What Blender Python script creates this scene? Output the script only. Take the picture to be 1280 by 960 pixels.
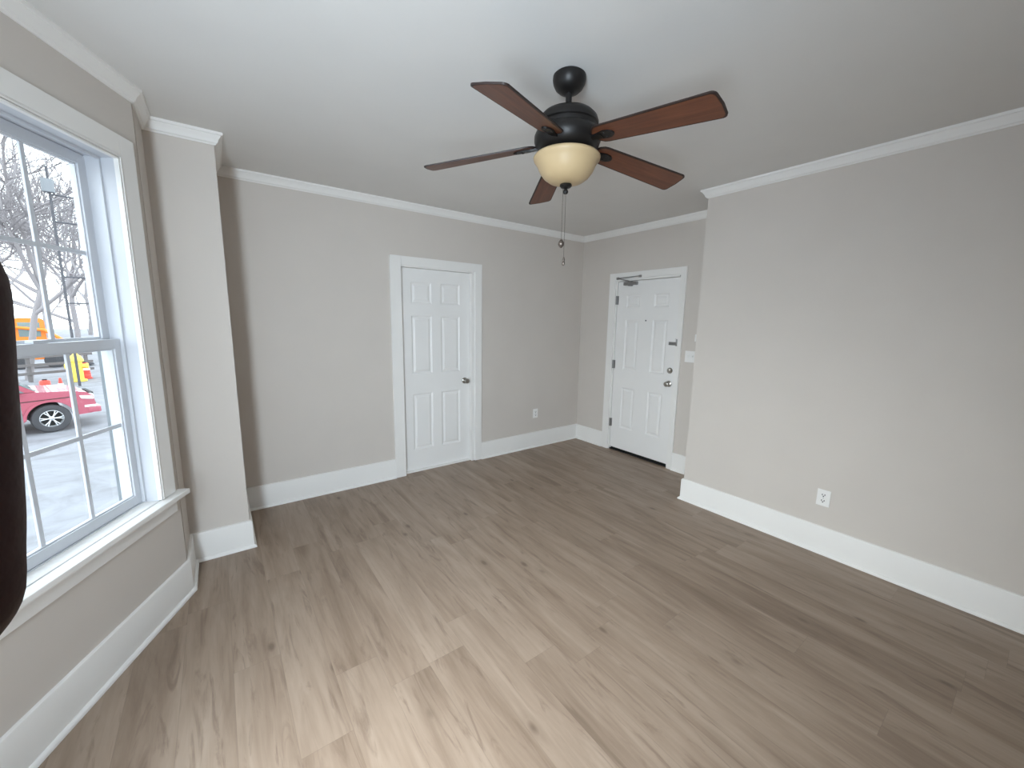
import bpy, bmesh, math, random
from mathutils import Vector, Matrix, Euler
R = math.radians
sc = bpy.context.scene
for o in list(bpy.data.objects): bpy.data.objects.remove(o)
random.seed(4)

# ------------------------------------------------------------------ camera, world, lights, exposure
CAM_H = 1.569
YAW, PITCH, ROLL = R(36.49), R(-9.02), R(0.90)
F = Vector((math.sin(YAW)*math.cos(PITCH), math.cos(YAW)*math.cos(PITCH), math.sin(PITCH)))
RT = Vector((math.cos(YAW), -math.sin(YAW), 0)); UP = RT.cross(F)
R2 = RT*math.cos(ROLL)+UP*math.sin(ROLL); U2 = -RT*math.sin(ROLL)+UP*math.cos(ROLL)
cd = bpy.data.cameras.new('camera'); cam = bpy.data.objects.new('camera', cd); sc.collection.objects.link(cam)
cd.sensor_fit = 'HORIZONTAL'; cd.sensor_width = 36.0; cd.lens = 36.0*498.0/1280.0
cd.clip_start = 0.005; cd.clip_end = 400
CM = Matrix(((R2.x, U2.x, -F.x, 0), (R2.y, U2.y, -F.y, 0), (R2.z, U2.z, -F.z, CAM_H), (0, 0, 0, 1)))
cam.matrix_world = CM
sc.camera = cam

sc.view_settings.view_transform = 'Standard'; sc.view_settings.look = 'None'
sc.view_settings.gamma = 1.0; sc.view_settings.use_curve_mapping = False
sc.view_settings.exposure = 0.0
try:
    sc.cycles.max_bounces = 12; sc.cycles.diffuse_bounces = 8; sc.cycles.transparent_max_bounces = 16
    sc.cycles.use_denoising = True; sc.cycles.sample_clamp_indirect = 6.0
except Exception: pass

wd = bpy.data.worlds.new('overcast_sky'); sc.world = wd; wd.use_nodes = True
nt = wd.node_tree; bg = nt.nodes['Background']
tc = nt.nodes.new('ShaderNodeTexCoord'); sep = nt.nodes.new('ShaderNodeSeparateXYZ'); cr = nt.nodes.new('ShaderNodeValToRGB')
nt.links.new(tc.outputs['Generated'], sep.inputs[0]); nt.links.new(sep.outputs['Z'], cr.inputs[0]); nt.links.new(cr.outputs[0], bg.inputs[0])
cr.color_ramp.elements[0].position = 0.0; cr.color_ramp.elements[0].color = (.92, .96, 1, 1)
cr.color_ramp.elements[1].position = 0.8; cr.color_ramp.elements[1].color = (.80, .89, 1, 1)
bg.inputs[1].default_value = 4.6

# room plan
XB, YA, XC, YC = 3.866, 3.732, 3.28, 1.813
XR, YP, XS, YS = 0.078, 3.104, -0.239, 2.762
H = 2.63
ANG = R(26.19); SA, CA = math.sin(ANG), math.cos(ANG)
BAY = 1.25
XF = XS-SA*BAY; YF1 = YS-CA*BAY; YF0 = 0.16; TA = R(50); LT = .551/math.sin(TA); YT = YF0-math.cos(TA)*LT
YSO = -7.5

def frame(origin, D, N):
    D = Vector(D); N = Vector(N); o = Vector(origin)
    return Matrix(((D.x, N.x, 0, o.x), (D.y, N.y, 0, o.y), (0, 0, 1, 0), (0, 0, 0, 1)))
FR_A = frame((0, YA, 0), (-1, 0, 0), (0, -1, 0))          # s = -x
FR_B = frame((XB, 0, 0), (0, 1, 0), (-1, 0, 0))           # s = y
FR_C = frame((XC, 0, 0), (0, 1, 0), (-1, 0, 0))
FR_W = frame((XS, YS, 0), (-SA, -CA, 0), (CA, -SA, 0))    # angled bay window wall
FR_F = frame((XF, YF1, 0), (0, -1, 0), (1, 0, 0))         # bay front wall
FR_T = frame((XF, YF0, 0), (math.sin(TA), -math.cos(TA), 0), (math.cos(TA), math.sin(TA), 0))     # third bay wall

def area(name, fr, s, off, z, w, h, power, col, tilt=0, spread=180):
    l = bpy.data.lights.new(name, 'AREA'); l.shape = 'RECTANGLE'; l.size = w; l.size_y = h; l.energy = power; l.color = col; l.spread = R(spread)
    o = bpy.data.objects.new(name, l); sc.collection.objects.link(o)
    D = fr.to_3x3() @ Vector((1, 0, 0)); N = fr.to_3x3() @ Vector((0, 1, 0))
    m = Matrix((( D.x, 0, -N.x, 0), (D.y, 0, -N.y, 0), (0, 1, 0, 0), (0, 0, 0, 1)))
    o.matrix_world = Matrix.Translation(fr @ Vector((s, off, z))) @ m @ Matrix.Rotation(R(-tilt), 4, 'X')
    return o
DAY = (.90, .95, 1.0)
area('added_daylight_front', FR_F, .74, -.62, 1.80, .85, 1.70, 52, (.98, .975, .97), 48, 100)  # area light added outside the unseen front window to lift the interior
area('added_daylight_third', FR_T, .36, -.32, 1.50, .50, 1.70, 178, (.80, .885, 1.0))  # added area light beyond the unseen third window, strengthens daylight on pier and walls

# ------------------------------------------------------------------ materials
def mat(name, col, rough=.5, metal=0., spec=.5, bump=0., bscale=200., coat=0.):
    m = bpy.data.materials.new(name); m.use_nodes = True; n = m.node_tree; b = n.nodes['Principled BSDF']
    b.inputs['Base Color'].default_value = (*col, 1); b.inputs['Roughness'].default_value = rough
    b.inputs['Metallic'].default_value = metal; b.inputs['Specular IOR Level'].default_value = spec
    b.inputs['Coat Weight'].default_value = coat
    tcn = n.nodes.new('ShaderNodeTexCoord'); nz = n.nodes.new('ShaderNodeTexNoise'); nz.inputs['Scale'].default_value = bscale
    n.links.new(tcn.outputs['Object'], nz.inputs['Vector'])
    if bump:
        bp = n.nodes.new('ShaderNodeBump'); bp.inputs['Strength'].default_value = bump; bp.inputs['Distance'].default_value = .002
        n.links.new(nz.outputs['Fac'], bp.inputs['Height']); n.links.new(bp.outputs[0], b.inputs['Normal'])
    # faint tone variation
    n2 = n.nodes.new('ShaderNodeTexNoise'); n2.inputs['Scale'].default_value = 3.0; n.links.new(tcn.outputs['Object'], n2.inputs['Vector'])
    mx = n.nodes.new('ShaderNodeMix'); mx.data_type = 'RGBA'
    mx.inputs['A'].default_value = (*[c*.97 for c in col], 1); mx.inputs['B'].default_value = (*[min(1, c*1.03) for c in col], 1)
    n.links.new(n2.outputs['Fac'], mx.inputs['Factor']); n.links.new(mx.outputs['Result'], b.inputs['Base Color'])
    return m
class NB:
    """tiny node-graph helper"""
    def __init__(s, m): s.n = m.node_tree; s.l = s.n.links
    def math(s, op, a, b=None, c=None, clamp=False):
        k = s.n.nodes.new('ShaderNodeMath'); k.operation = op; k.use_clamp = clamp
        for i, v in enumerate((a, b, c)):
            if v is None: continue
            if isinstance(v, (int, float)): k.inputs[i].default_value = v
            else: s.l.new(v, k.inputs[i])
        return k.outputs[0]
    def comb(s, x, y, z=0.):
        k = s.n.nodes.new('ShaderNodeCombineXYZ')
        for i, v in enumerate((x, y, z)):
            if isinstance(v, (int, float)): k.inputs[i].default_value = v
            else: s.l.new(v, k.inputs[i])
        return k.outputs[0]
    def noise(s, vec, scale, detail=4, rough=.5, dist=0.):
        k = s.n.nodes.new('ShaderNodeTexNoise'); k.inputs['Scale'].default_value = scale; k.inputs['Detail'].default_value = detail
        k.inputs['Roughness'].default_value = rough; k.inputs['Distortion'].default_value = dist; s.l.new(vec, k.inputs['Vector']); return k.outputs['Fac']
    def white(s, vec):
        k = s.n.nodes.new('ShaderNodeTexWhiteNoise'); k.noise_dimensions = '3D'; s.l.new(vec, k.inputs['Vector']); return k.outputs['Value']
    def ramp(s, f, stops):
        k = s.n.nodes.new('ShaderNodeValToRGB'); e = k.color_ramp.elements
        while len(e) < len(stops): e.new(.5)
        for i, (p, c) in enumerate(stops): e[i].position = p; e[i].color = (*c, 1) if len(c) == 3 else c
        s.l.new(f, k.inputs[0]); return k.outputs[0]
    def mix(s, f, a, b, blend='MIX'):
        k = s.n.nodes.new('ShaderNodeMix'); k.data_type = 'RGBA'; k.blend_type = blend
        for nm, v in (('Factor', f), ('A', a), ('B', b)):
            if isinstance(v, (int, float)): k.inputs[nm].default_value = v
            elif isinstance(v, tuple): k.inputs[nm].default_value = (*v, 1)
            else: s.l.new(v, k.inputs[nm])
        return k.outputs['Result']

M = {}
M['wall'] = mat('greige_wall_paint', (.635, .588, .542), .75, spec=.25, bump=.12, bscale=260)
M['ceil'] = mat('ceiling_paint', (.73, .72, .70), .85, spec=.2, bump=.10, bscale=220)
M['trim'] = mat('white_trim_paint', (.85, .835, .81), .42, spec=.4)
M['door'] = mat('white_door_paint', (.85, .84, .825), .45, spec=.4, bump=.05, bscale=90)
M['vinyl'] = mat('shaded_white_vinyl', (.60, .62, .66), .38, spec=.4)  # white vinyl darkened: shade on the backlit sash is put into the colour
M['plate'] = mat('white_plastic', (.85, .84, .82), .35)
M['slot'] = mat('dark_slot', (.03, .03, .03), .6)
M['nickel'] = mat('satin_nickel', (.42, .40, .37), .28, metal=1.)
M['alum'] = mat('aluminium', (.33, .325, .32), .4, metal=.9)
M['bronze'] = mat('oil_rubbed_bronze', (.010, .0085, .008), .42, metal=0., spec=.35)
M['chain'] = mat('bronze_chain', (.16, .13, .11), .4, metal=.7)
M['bowl'] = mat('amber_scavo_glass', (.52, .385, .22), .42, spec=.4)
M['edge'] = mat('dark_blade_edge', (.022, .012, .010), .5)
M['black'] = mat('black_rubber', (.012, .012, .012), .7)
M['siding'] = mat('exterior_siding', (.19, .205, .22), .7)
M['bark'] = mat('pale_bark', (.27, .25, .255), .9)
M['red'] = mat('red_car_paint', (.36, .075, .11), .28, coat=.6)
M['tyre'] = mat('tyre_rubber', (.045, .045, .05), .8)
M['rim'] = mat('alloy_rim', (.55, .56, .58), .3, metal=.6)
M['carglass'] = mat('car_window_glass', (.16, .23, .23), .08, spec=.8)
M['chrome'] = mat('chrome', (.7, .7, .7), .15, metal=1.)
M['lampw'] = mat('headlamp_lens', (.75, .75, .75), .15)
M['orange'] = mat('orange_plastic', (.80, .22, .02), .5)
M['barrelred'] = mat('red_orange_plastic', (.72, .05, .03), .5)
M['yellow'] = mat('yellow_paint', (.80, .58, .08), .5)
M['fence'] = mat('grey_fence_wood', (.13, .12, .12), .8)
M['polemat'] = mat('grey_pole', (.07, .07, .08), .8)
M['snow'] = mat('trodden_snow', (.205, .205, .215), .9, bump=.4, bscale=1.5)
_g = NB(M['snow']); _n = M['snow'].node_tree; _t = _n.nodes.new('ShaderNodeTexCoord')
_n.links.new(_g.ramp(_g.noise(_t.outputs['Object'], .9, 6, .65, 1.2), [(.35, (.150, .148, .155)), (.55, (.205, .207, .222)), (.7, (.235, .238, .255))]), _n.nodes['Principled BSDF'].inputs['Base Color'])

def skin_mat():
    m = mat('dark_brown_skin', (.034, .0085, .008), .6, spec=.25, bump=.08, bscale=500)
    return m
M['skin'] = skin_mat()
M['nail'] = mat('fingernail', (.16, .085, .07), .35)

def glass_mat():
    m = bpy.data.materials.new('window_glass'); m.use_nodes = True; n = m.node_tree; n.nodes.clear()
    out = n.nodes.new('ShaderNodeOutputMaterial'); t = n.nodes.new('ShaderNodeBsdfTransparent'); g = n.nodes.new('ShaderNodeBsdfGlossy')
    t.inputs[0].default_value = (.95, .975, .97, 1); g.inputs['Roughness'].default_value = .02
    fr = n.nodes.new('ShaderNodeFresnel'); fr.inputs[0].default_value = 1.35
    mx = n.nodes.new('ShaderNodeMixShader'); gm = n.nodes.new('ShaderNodeNewGeometry'); mu = n.nodes.new('ShaderNodeMath'); mu.operation = 'MULTIPLY_ADD'; mu.inputs[1].default_value = -1.; mu.inputs[2].default_value = 1.; n.links.new(gm.outputs['Backfacing'], mu.inputs[0])
    mm = n.nodes.new('ShaderNodeMath'); mm.operation = 'MULTIPLY'; n.links.new(fr.outputs[0], mm.inputs[0]); n.links.new(mu.outputs[0], mm.inputs[1])
    n.links.new(mm.outputs[0], mx.inputs[0]); n.links.new(t.outputs[0], mx.inputs[1]); n.links.new(g.outputs[0], mx.inputs[2])
    n.links.new(mx.outputs[0], out.inputs[0]); return m
M['glass'] = glass_mat()

def floor_mat():
    m = bpy.data.materials.new('vinyl_plank_floor'); m.use_nodes = True; g = NB(m); n = m.node_tree; b = n.nodes['Principled BSDF']
    tcn = n.nodes.new('ShaderNodeTexCoord'); sp = n.nodes.new('ShaderNodeSeparateXYZ'); n.links.new(tcn.outputs['Object'], sp.inputs[0])
    X, Y = sp.outputs['X'], sp.outputs['Y']; W, L = .182, 1.22
    xr = g.math('DIVIDE', g.math('ADD', X, .06), W); row = g.math('FLOOR', xr); fx = g.math('FRACT', xr)
    off = g.white(g.comb(row, 3.1, 7.7)); yr = g.math('ADD', g.math('DIVIDE', Y, L), off); pl = g.math('FLOOR', yr); fy = g.math('FRACT', yr)
    rnd = g.white(g.comb(row, pl, 1.3)); rnd2 = g.white(g.comb(row, pl, 9.3))
    sx = g.math('MULTIPLY_ADD', rnd, 37., X); sy = g.math('MULTIPLY_ADD', rnd2, 53., Y)
    v1 = g.comb(g.math('MULTIPLY', sx, 7.0), g.math('MULTIPLY', sy, .9), rnd)
    v2 = g.comb(g.math('MULTIPLY', sx, 42.), g.math('MULTIPLY', sy, 3.2), rnd)
    v3 = g.comb(g.math('MULTIPLY', sx, 15.), g.math('MULTIPLY', sy, 1.9), rnd2)
    broad = g.noise(v1, 1.0, 4, .55, .9); fine = g.noise(v2, 1.0, 5, .6, .6); mid = g.noise(v3, 1.0, 5, .62, 1.6)
    base = g.ramp(broad, [(.28, (.190, .133, .092)), (.48, (.285, .210, .155)), (.72, (.360, .277, .212))])
    c = g.mix(g.math('MULTIPLY', rnd, .16), base, (.42, .335, .27))
    c = g.mix(.5, c, g.ramp(fine, [(.30, (.74, .71, .68)), (.62, (1.06, 1.06, 1.06))]), 'MULTIPLY')
    streak = g.ramp(mid, [(.555, (0, 0, 0)), (.70, (1, 1, 1))])
    c = g.mix(g.math('MULTIPLY', streak, .75), c, (.175, .122, .088))
    # small knots
    vo = n.nodes.new('ShaderNodeTexVoronoi'); vo.inputs['Scale'].default_value = 1.0; vo.feature = 'F1'
    n.links.new(g.comb(g.math('MULTIPLY', sx, 5.5), g.math('MULTIPLY', sy, 2.6), 0.), vo.inputs['Vector'])
    kn = g.ramp(g.math('MULTIPLY_ADD', g.noise(v2, 2., 2), .03, vo.outputs['Distance']), [(.055, (1, 1, 1)), (.125, (0, 0, 0))])
    c = g.mix(g.math('MULTIPLY', kn, .75), c, (.12, .08, .057))
    ring = g.ramp(g.math('MULTIPLY_ADD', g.noise(v2, 1., 2), .05, vo.outputs['Distance']), [(.08, (0, 0, 0)), (.15, (1, 1, 1)), (.27, (0, 0, 0))])
    c = g.mix(g.math('MULTIPLY', ring, .22), c, (.19, .14, .10))
    # seams
    ex = g.math('MINIMUM', fx, g.math('SUBTRACT', 1., fx)); ey = g.math('MINIMUM', fy, g.math('SUBTRACT', 1., fy))
    sxm = g.math('LESS_THAN', ex, .006); sym = g.math('LESS_THAN', ey, .0010)
    seam = g.math('MAXIMUM', sxm, sym)
    c = g.mix(g.math('MULTIPLY', seam, .28), c, (.15, .11, .08))
    n.links.new(c, b.inputs['Base Color'])
    b.inputs['Roughness'].default_value = .43; b.inputs['Specular IOR Level'].default_value = .5
    bp = n.nodes.new('ShaderNodeBump'); bp.inputs['Strength'].default_value = .22; bp.inputs['Distance'].default_value = .001
    n.links.new(g.math('SUBTRACT', fine, g.math('MULTIPLY', seam, 1.5)), bp.inputs['Height']); n.links.new(bp.outputs[0], b.inputs['Normal'])
    return m
M['floor'] = floor_mat()

def blade_mat():
    m = bpy.data.materials.new('walnut_blade'); m.use_nodes = True; g = NB(m); n = m.node_tree; b = n.nodes['Principled BSDF']
    tcn = n.nodes.new('ShaderNodeTexCoord'); sp = n.nodes.new('ShaderNodeSeparateXYZ'); n.links.new(tcn.outputs['Object'], sp.inputs[0])
    v = g.comb(g.math('MULTIPLY', sp.outputs['X'], 3.), g.math('MULTIPLY', sp.outputs['Y'], 45.), sp.outputs['Z'])
    f = g.noise(v, 1., 5, .6, .8)
    n.links.new(g.ramp(f, [(.3, (.085, .028, .014)), (.6, (.145, .048, .022)), (.8, (.18, .064, .031))]), b.inputs['Base Color'])
    b.inputs['Roughness'].default_value = .42; return m
M['blade'] = blade_mat()

# ------------------------------------------------------------------ mesh helpers
class MB:
    def __init__(s): s.bm = bmesh.new()
    def box(s, x0, x1, y0, y1, z0, z1, bev=0., mt=None):
        b = bmesh.new()
        xs = sorted((x0, x1)); ys = sorted((y0, y1)); zs = sorted((z0, z1))
        v = [b.verts.new((x, y, z)) for x in xs for y in ys for z in zs]
        for f in ((0, 1, 3, 2), (4, 6, 7, 5), (0, 4, 5, 1), (2, 3, 7, 6), (0, 2, 6, 4), (1, 5, 7, 3)): b.faces.new([v[i] for i in f])
        bmesh.ops.recalc_face_normals(b, faces=b.faces)
        if bev: bmesh.ops.bevel(b, geom=b.edges[:], offset=bev, segments=2, affect='EDGES', profile=.7)
        if mt: b.transform(mt)
        s.add(b); return s
    def add(s, b, mt=None):
        if mt: b.transform(mt)
        me = bpy.data.meshes.new('tmp'); b.to_mesh(me); b.free(); s.bm.from_mesh(me); bpy.data.meshes.remove(me); return s
    def prism(s, pts, t0, t1, axis='y', bev=0.):
        """2-D outline extruded; axis 'y': pts are (x, z); 'z': pts (x, y); 'x': pts (y, z)"""
        b = bmesh.new()
        def P(p, t): return {'y': (p[0], t, p[1]), 'z': (p[0], p[1], t), 'x': (t, p[0], p[1])}[axis]
        a = [b.verts.new(P(p, t0)) for p in pts]; c = [b.verts.new(P(p, t1)) for p in pts]
        b.faces.new(a); b.faces.new(c[::-1]); k = len(pts)
        for i in range(k): b.faces.new((a[i], a[(i+1) % k], c[(i+1) % k], c[i]))
        bmesh.ops.recalc_face_normals(b, faces=b.faces)
        if bev: bmesh.ops.bevel(b, geom=b.edges[:], offset=bev, segments=2, affect='EDGES')
        return s.add(b)
    def lathe(s, prof, seg=48, mt=None, closed=False):
        b = bmesh.new(); rings = []
        for r, z in prof:
            if r < 1e-6: rings.append([b.verts.new((0, 0, z))])
            else: rings.append([b.verts.new((r*math.cos(2*math.pi*i/seg), r*math.sin(2*math.pi*i/seg), z)) for i in range(seg)])
        for A, B in zip(rings, rings[1:]):
            for i in range(seg):
                j = (i+1) % seg
                if len(A) == 1 and len(B) == 1: continue
                if len(A) == 1: b.faces.new((A[0], B[i], B[j]))
                elif len(B) == 1: b.faces.new((A[i], B[0], A[j]))
                else: b.faces.new((A[i], B[i], B[j], A[j]))
        for g in (rings[0], rings[-1]):
            if len(g) > 1 and not closed: b.faces.new(g)
        bmesh.ops.recalc_face_normals(b, faces=b.faces)
        if mt: b.transform(mt)
        return s.add(b)
    def tube(s, pts, r, seg=8):
        pts = [Vector(p) for p in pts]; rs = r if isinstance(r, (list, tuple)) else [r]*len(pts)
        b = bmesh.new(); rings = []
        for i, p in enumerate(pts):
            d = (pts[min(i+1, len(pts)-1)]-pts[max(i-1, 0)]).normalized()
            a = Vector((0, 0, 1)) if abs(d.z) < .9 else Vector((1, 0, 0))
            u = d.cross(a).normalized(); w = d.cross(u)
            rings.append([b.verts.new(p+rs[i]*(u*math.cos(2*math.pi*k/seg)+w*math.sin(2*math.pi*k/seg))) for k in range(seg)])
        for A, B in zip(rings, rings[1:]):
            for k in range(seg): b.faces.new((A[k], A[(k+1) % seg], B[(k+1) % seg], B[k]))
        b.faces.new(rings[0]); b.faces.new(rings[-1][::-1])
        bmesh.ops.recalc_face_normals(b, faces=b.faces)
        return s.add(b)
    def sphere(s, c, r, sx=1, sy=1, sz=1, seg=20):
        b = bmesh.new(); bmesh.ops.create_uvsphere(b, u_segments=seg, v_segments=seg//2, radius=r)
        b.transform(Matrix.Translation(c) @ Matrix.Diagonal((sx, sy, sz, 1))); return s.add(b)
    def build(s, name, m, parent=None, fr=None, smooth=None):
        me = bpy.data.meshes.new(name); s.bm.to_mesh(me); s.bm.free(); me.materials.append(m)
        o = bpy.data.objects.new(name, me); sc.collection.objects.link(o)
        if fr is not None: o.matrix_world = fr
        if parent is not None: o.parent = parent
        if smooth is not None:
            for p in me.polygons: p.use_smooth = True
            try:
                me.set_sharp_from_angle(angle=R(smooth))
            except Exception: pass
        return o
def empty(name, fr, parent=None):
    o = bpy.data.objects.new(name, None); sc.collection.objects.link(o); o.empty_display_size = .1
    o.matrix_world = fr if isinstance(fr, Matrix) else Matrix.Translation(fr)
    if parent: o.parent = parent
    return o
def tag(o, label=None, cat=None, group=None, kind=None):
    for k, v in (('label', label), ('category', cat), ('group', group), ('kind', kind)):
        if v: o[k] = v
    return o
def struct(o, label, cat): return tag(o, label, cat, kind='structure')

# ------------------------------------------------------------------ room shell
LOOP = [(XB, YA), (XR, YA), (XR, YP), (XS, YP), (XS, YS), (XF, YF1), (XF, YF0), (XS, YT), (XS, YSO), (XC, YSO), (XC, YC), (XB, YC)]
def poly_slab(name, z0, z1, m, grow):
    n = len(LOOP); pts = []
    for i in range(n):
        p = Vector(LOOP[i]); a = (p-Vector(LOOP[i-1])).normalized(); c = (Vector(LOOP[(i+1) % n])-p).normalized()
        na = Vector((a.y, -a.x)); nc = Vector((c.y, -c.x)); mt = (na+nc)/(1+na.dot(nc)); q = p+mt*grow; pts.append((q.x, q.y))
    b = MB(); b.prism(pts, z0, z1, 'z'); return b.build(name, m)
struct(poly_slab('floor', -.12, 0, M['floor'], .06), 'light taupe wood-look plank floor with fine seams and knots', 'floor')
struct(poly_slab('ceiling', H, H+.12, M['ceil'], .06), 'flat off-white painted ceiling above the fan', 'ceiling')

TH = .15
def wall(name, fr, s0, s1, label, hole=None, th=TH, z0=0, z1=H):
    b = MB()
    if hole:
        a, c, h0, h1 = hole
        if h0 > .1: a -= .018; c += .018; h0 -= .018; h1 += .018      # room for the window's own jamb
        b.box(s0, a, -th, 0, z0, z1); b.box(c, s1, -th, 0, z0, z1)
        if h0 > z0+1e-4: b.box(a, c, -th, 0, z0, h0)
        b.box(a, c, -th, 0, h1, z1)
    else: b.box(s0, s1, -th, 0, z0, z1)
    return struct(b.build(name, M['wall'], fr=fr), label, 'wall')
CL = dict(a=1.437, c=2.245, h=2.068)     # closet opening in x
wall('wall_far', FR_A, -XB-.17, -XR, 'greige wall holding the interior six-panel door', (-CL['c'], -CL['a'], 0, CL['h']))
EN = dict(a=2.332, c=3.162, h=2.052)     # entry opening in y
wall('wall_entry', FR_B, YC-.10, YA, 'short greige wall behind the entry door, in the far right recess', (EN['a'], EN['c'], 0, EN['h']))
b = MB(); b.box(XC, XC+.12, YSO, YC, 0, H); b.box(XC+.12, XB+.1, YC-.12, YC, 0, H)
struct(b.build('wall_right', M['wall']), 'wide plain greige wall on the right, ending at the entry recess', 'wall')
b = MB(); b.box(XS-TH, XR, YP, YA+.17, 0, H)
struct(b.build('wall_pier', M['wall']), 'narrow greige pier projecting in the corner beside the window', 'wall')
b = MB(); b.box(XS-TH, XS, YS+.03, YP, 0, H)
struct(b.build('wall_left', M['wall']), 'narrow greige strip of wall between window wall and pier', 'wall')
WO = (.160, .935, .632, 2.262)
wall('wall_window', FR_W, 0, BAY, 'angled greige wall around the double-hung window', WO)
FO = (.32, 1.16, .632, 2.262)
wall('wall_bay_front', FR_F, 0, YF1-YF0, 'greige wall of the window bay behind the photographer', FO)
TO = (.10, .62, .632, 2.262)
wall('wall_bay_side', FR_T, 0, LT, 'second angled greige wall of the bay', TO)
b = MB(); b.box(XS-TH, XS, YSO, YT-.03, 0, H); struct(b.build('wall_left', M['wall']), 'greige wall beyond the window bay, behind the photographer', 'wall')
b = MB(); b.box(XS-TH, XC+.12, YSO-.15, YSO, 0, H); struct(b.build('wall_near', M['wall']), 'plain greige wall behind the photographer', 'wall')

def run(name, p_prev, p0, p1, p_next, prof, m, t0=None, t1=None):
    """sweep profile (offset, z) along p0->p1 with mitres to neighbours, or square ends at distances t0/t1"""
    p0 = Vector(p0); p1 = Vector(p1); d = (p1-p0).normalized(); nrm = Vector((-d.y, d.x)); Ln = (p1-p0).length
    def mitre(q, dd_prev, dd_next):
        n1 = Vector((-dd_prev.y, dd_prev.x)); n2 = Vector((-dd_next.y, dd_next.x)); return (n1+n2)/(1+n1.dot(n2))
    m0 = mitre(p0, (p0-Vector(p_prev)).normalized(), d) if t0 is None else nrm
    m1 = mitre(p1, d, (Vector(p_next)-p1).normalized()) if t1 is None else nrm
    a = p0+d*(t0 or 0); c = p0+d*(t1 if t1 is not None else Ln)
    b = bmesh.new(); A = []; C = []
    for o, z in prof:
        q = a+m0*o; r = c+m1*o; A.append(b.verts.new((q.x, q.y, z))); C.append(b.verts.new((r.x, r.y, z)))
    k = len(prof)
    for i in range(k): b.faces.new((A[i], A[(i+1) % k], C[(i+1) % k], C[i]))
    b.faces.new(A); b.faces.new(C[::-1]); bmesh.ops.recalc_face_normals(b, faces=b.faces)
    return MB().add(b).build(name, m, smooth=35)
BASE = [(0, .0), (.031, .0), (.031, .006), (.029, .012), (.024, .017), (.017, .019), (.016, .019), (.016, .183), (.013, .190), (.007, .1935), (0, .1935)]
CROWN = [(0, H-.065), (.007, H-.065), (.010, H-.058), (.017, H-.054), (.020, H-.046), (.025, H-.034), (.033, H-.024), (.037, H-.016), (.044, H-.014), (.046, H-.008), (.046, H), (0, H)]
side = ['far', 'pier_side', 'pier', 'strip', 'window', 'bay_front', 'bay_side', 'left', 'near', 'right', 'recess', 'entry']
where = ['along the wall with the interior door', 'on the hidden side of the corner pier', 'across the front of the corner pier', 'on the narrow strip between window wall and pier',
         'on the angled window wall', 'on the bay wall behind the photographer', 'on the second angled bay wall', 'on the wall beyond the bay',
         'on the wall behind the photographer', 'along the wide right wall', 'around the hidden return of the right wall', 'in the entry door recess']
N = len(LOOP)
for i in range(N):
    pp, p0, p1, pn = LOOP[i-1], LOOP[i], LOOP[(i+1) % N], LOOP[(i+2) % N]
    struct(run('trim_%d' % (i+1), pp, p0, p1, pn, CROWN, M['trim']), 'white crown moulding '+where[i], 'crown moulding')
    cuts = [(None, None)]
    if side[i] == 'far': cuts = [(None, XB-2.328), (XB-1.330, None)]
    if side[i] == 'entry': cuts = [(None, 2.283-YC), (3.262-YC, None)]
    parts = [run('baseboard_'+side[i], pp, p0, p1, pn, BASE, M['trim'], t0, t1) for t0, t1 in cuts]
    for k, q in enumerate(parts):
        extra = '' if len(parts) == 1 else ((', right of the door', ', left of the door')[k])
        struct(q, 'white baseboard with shoe strip '+where[i]+extra, 'baseboard')

# ------------------------------------------------------------------ windows
def rect_frame(b, s0, s1, z0, z1, w, y0, y1, bev=.002, ws=None):
    """rectangular frame: stiles and rails of widths w=(left,right,bottom,top)"""
    l, r, bo, to = w
    b.box(s0, s0+l, y0, y1, z0, z1, bev); b.box(s1-r, s1, y0, y1, z0, z1, bev)
    b.box(s0+l-.001, s1-r+.001, y0, y1, z0, z0+bo, bev); b.box(s0+l-.001, s1-r+.001, y0, y1, z1-to, z1, bev)
def casing_mould(b, s0, s1, z0, z1):
    """beaded inner edge of the window casing: three thin steps"""
    for i, (o, y1_) in enumerate(((0.0, .012), (.010, .017), (.020, .014))):
        x0 = s0+.0-.026+o; x1_ = s1+.026-o; zt = z1+.026-o
        b.box(x0, x0+.007, 0, y1_+.006, z0, zt, .0015); b.box(x1_-.007, x1_, 0, y1_+.006, z0, zt, .0015); b.box(x0, x1_, 0, y1_+.006, zt-.007, zt, .0015)
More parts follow.
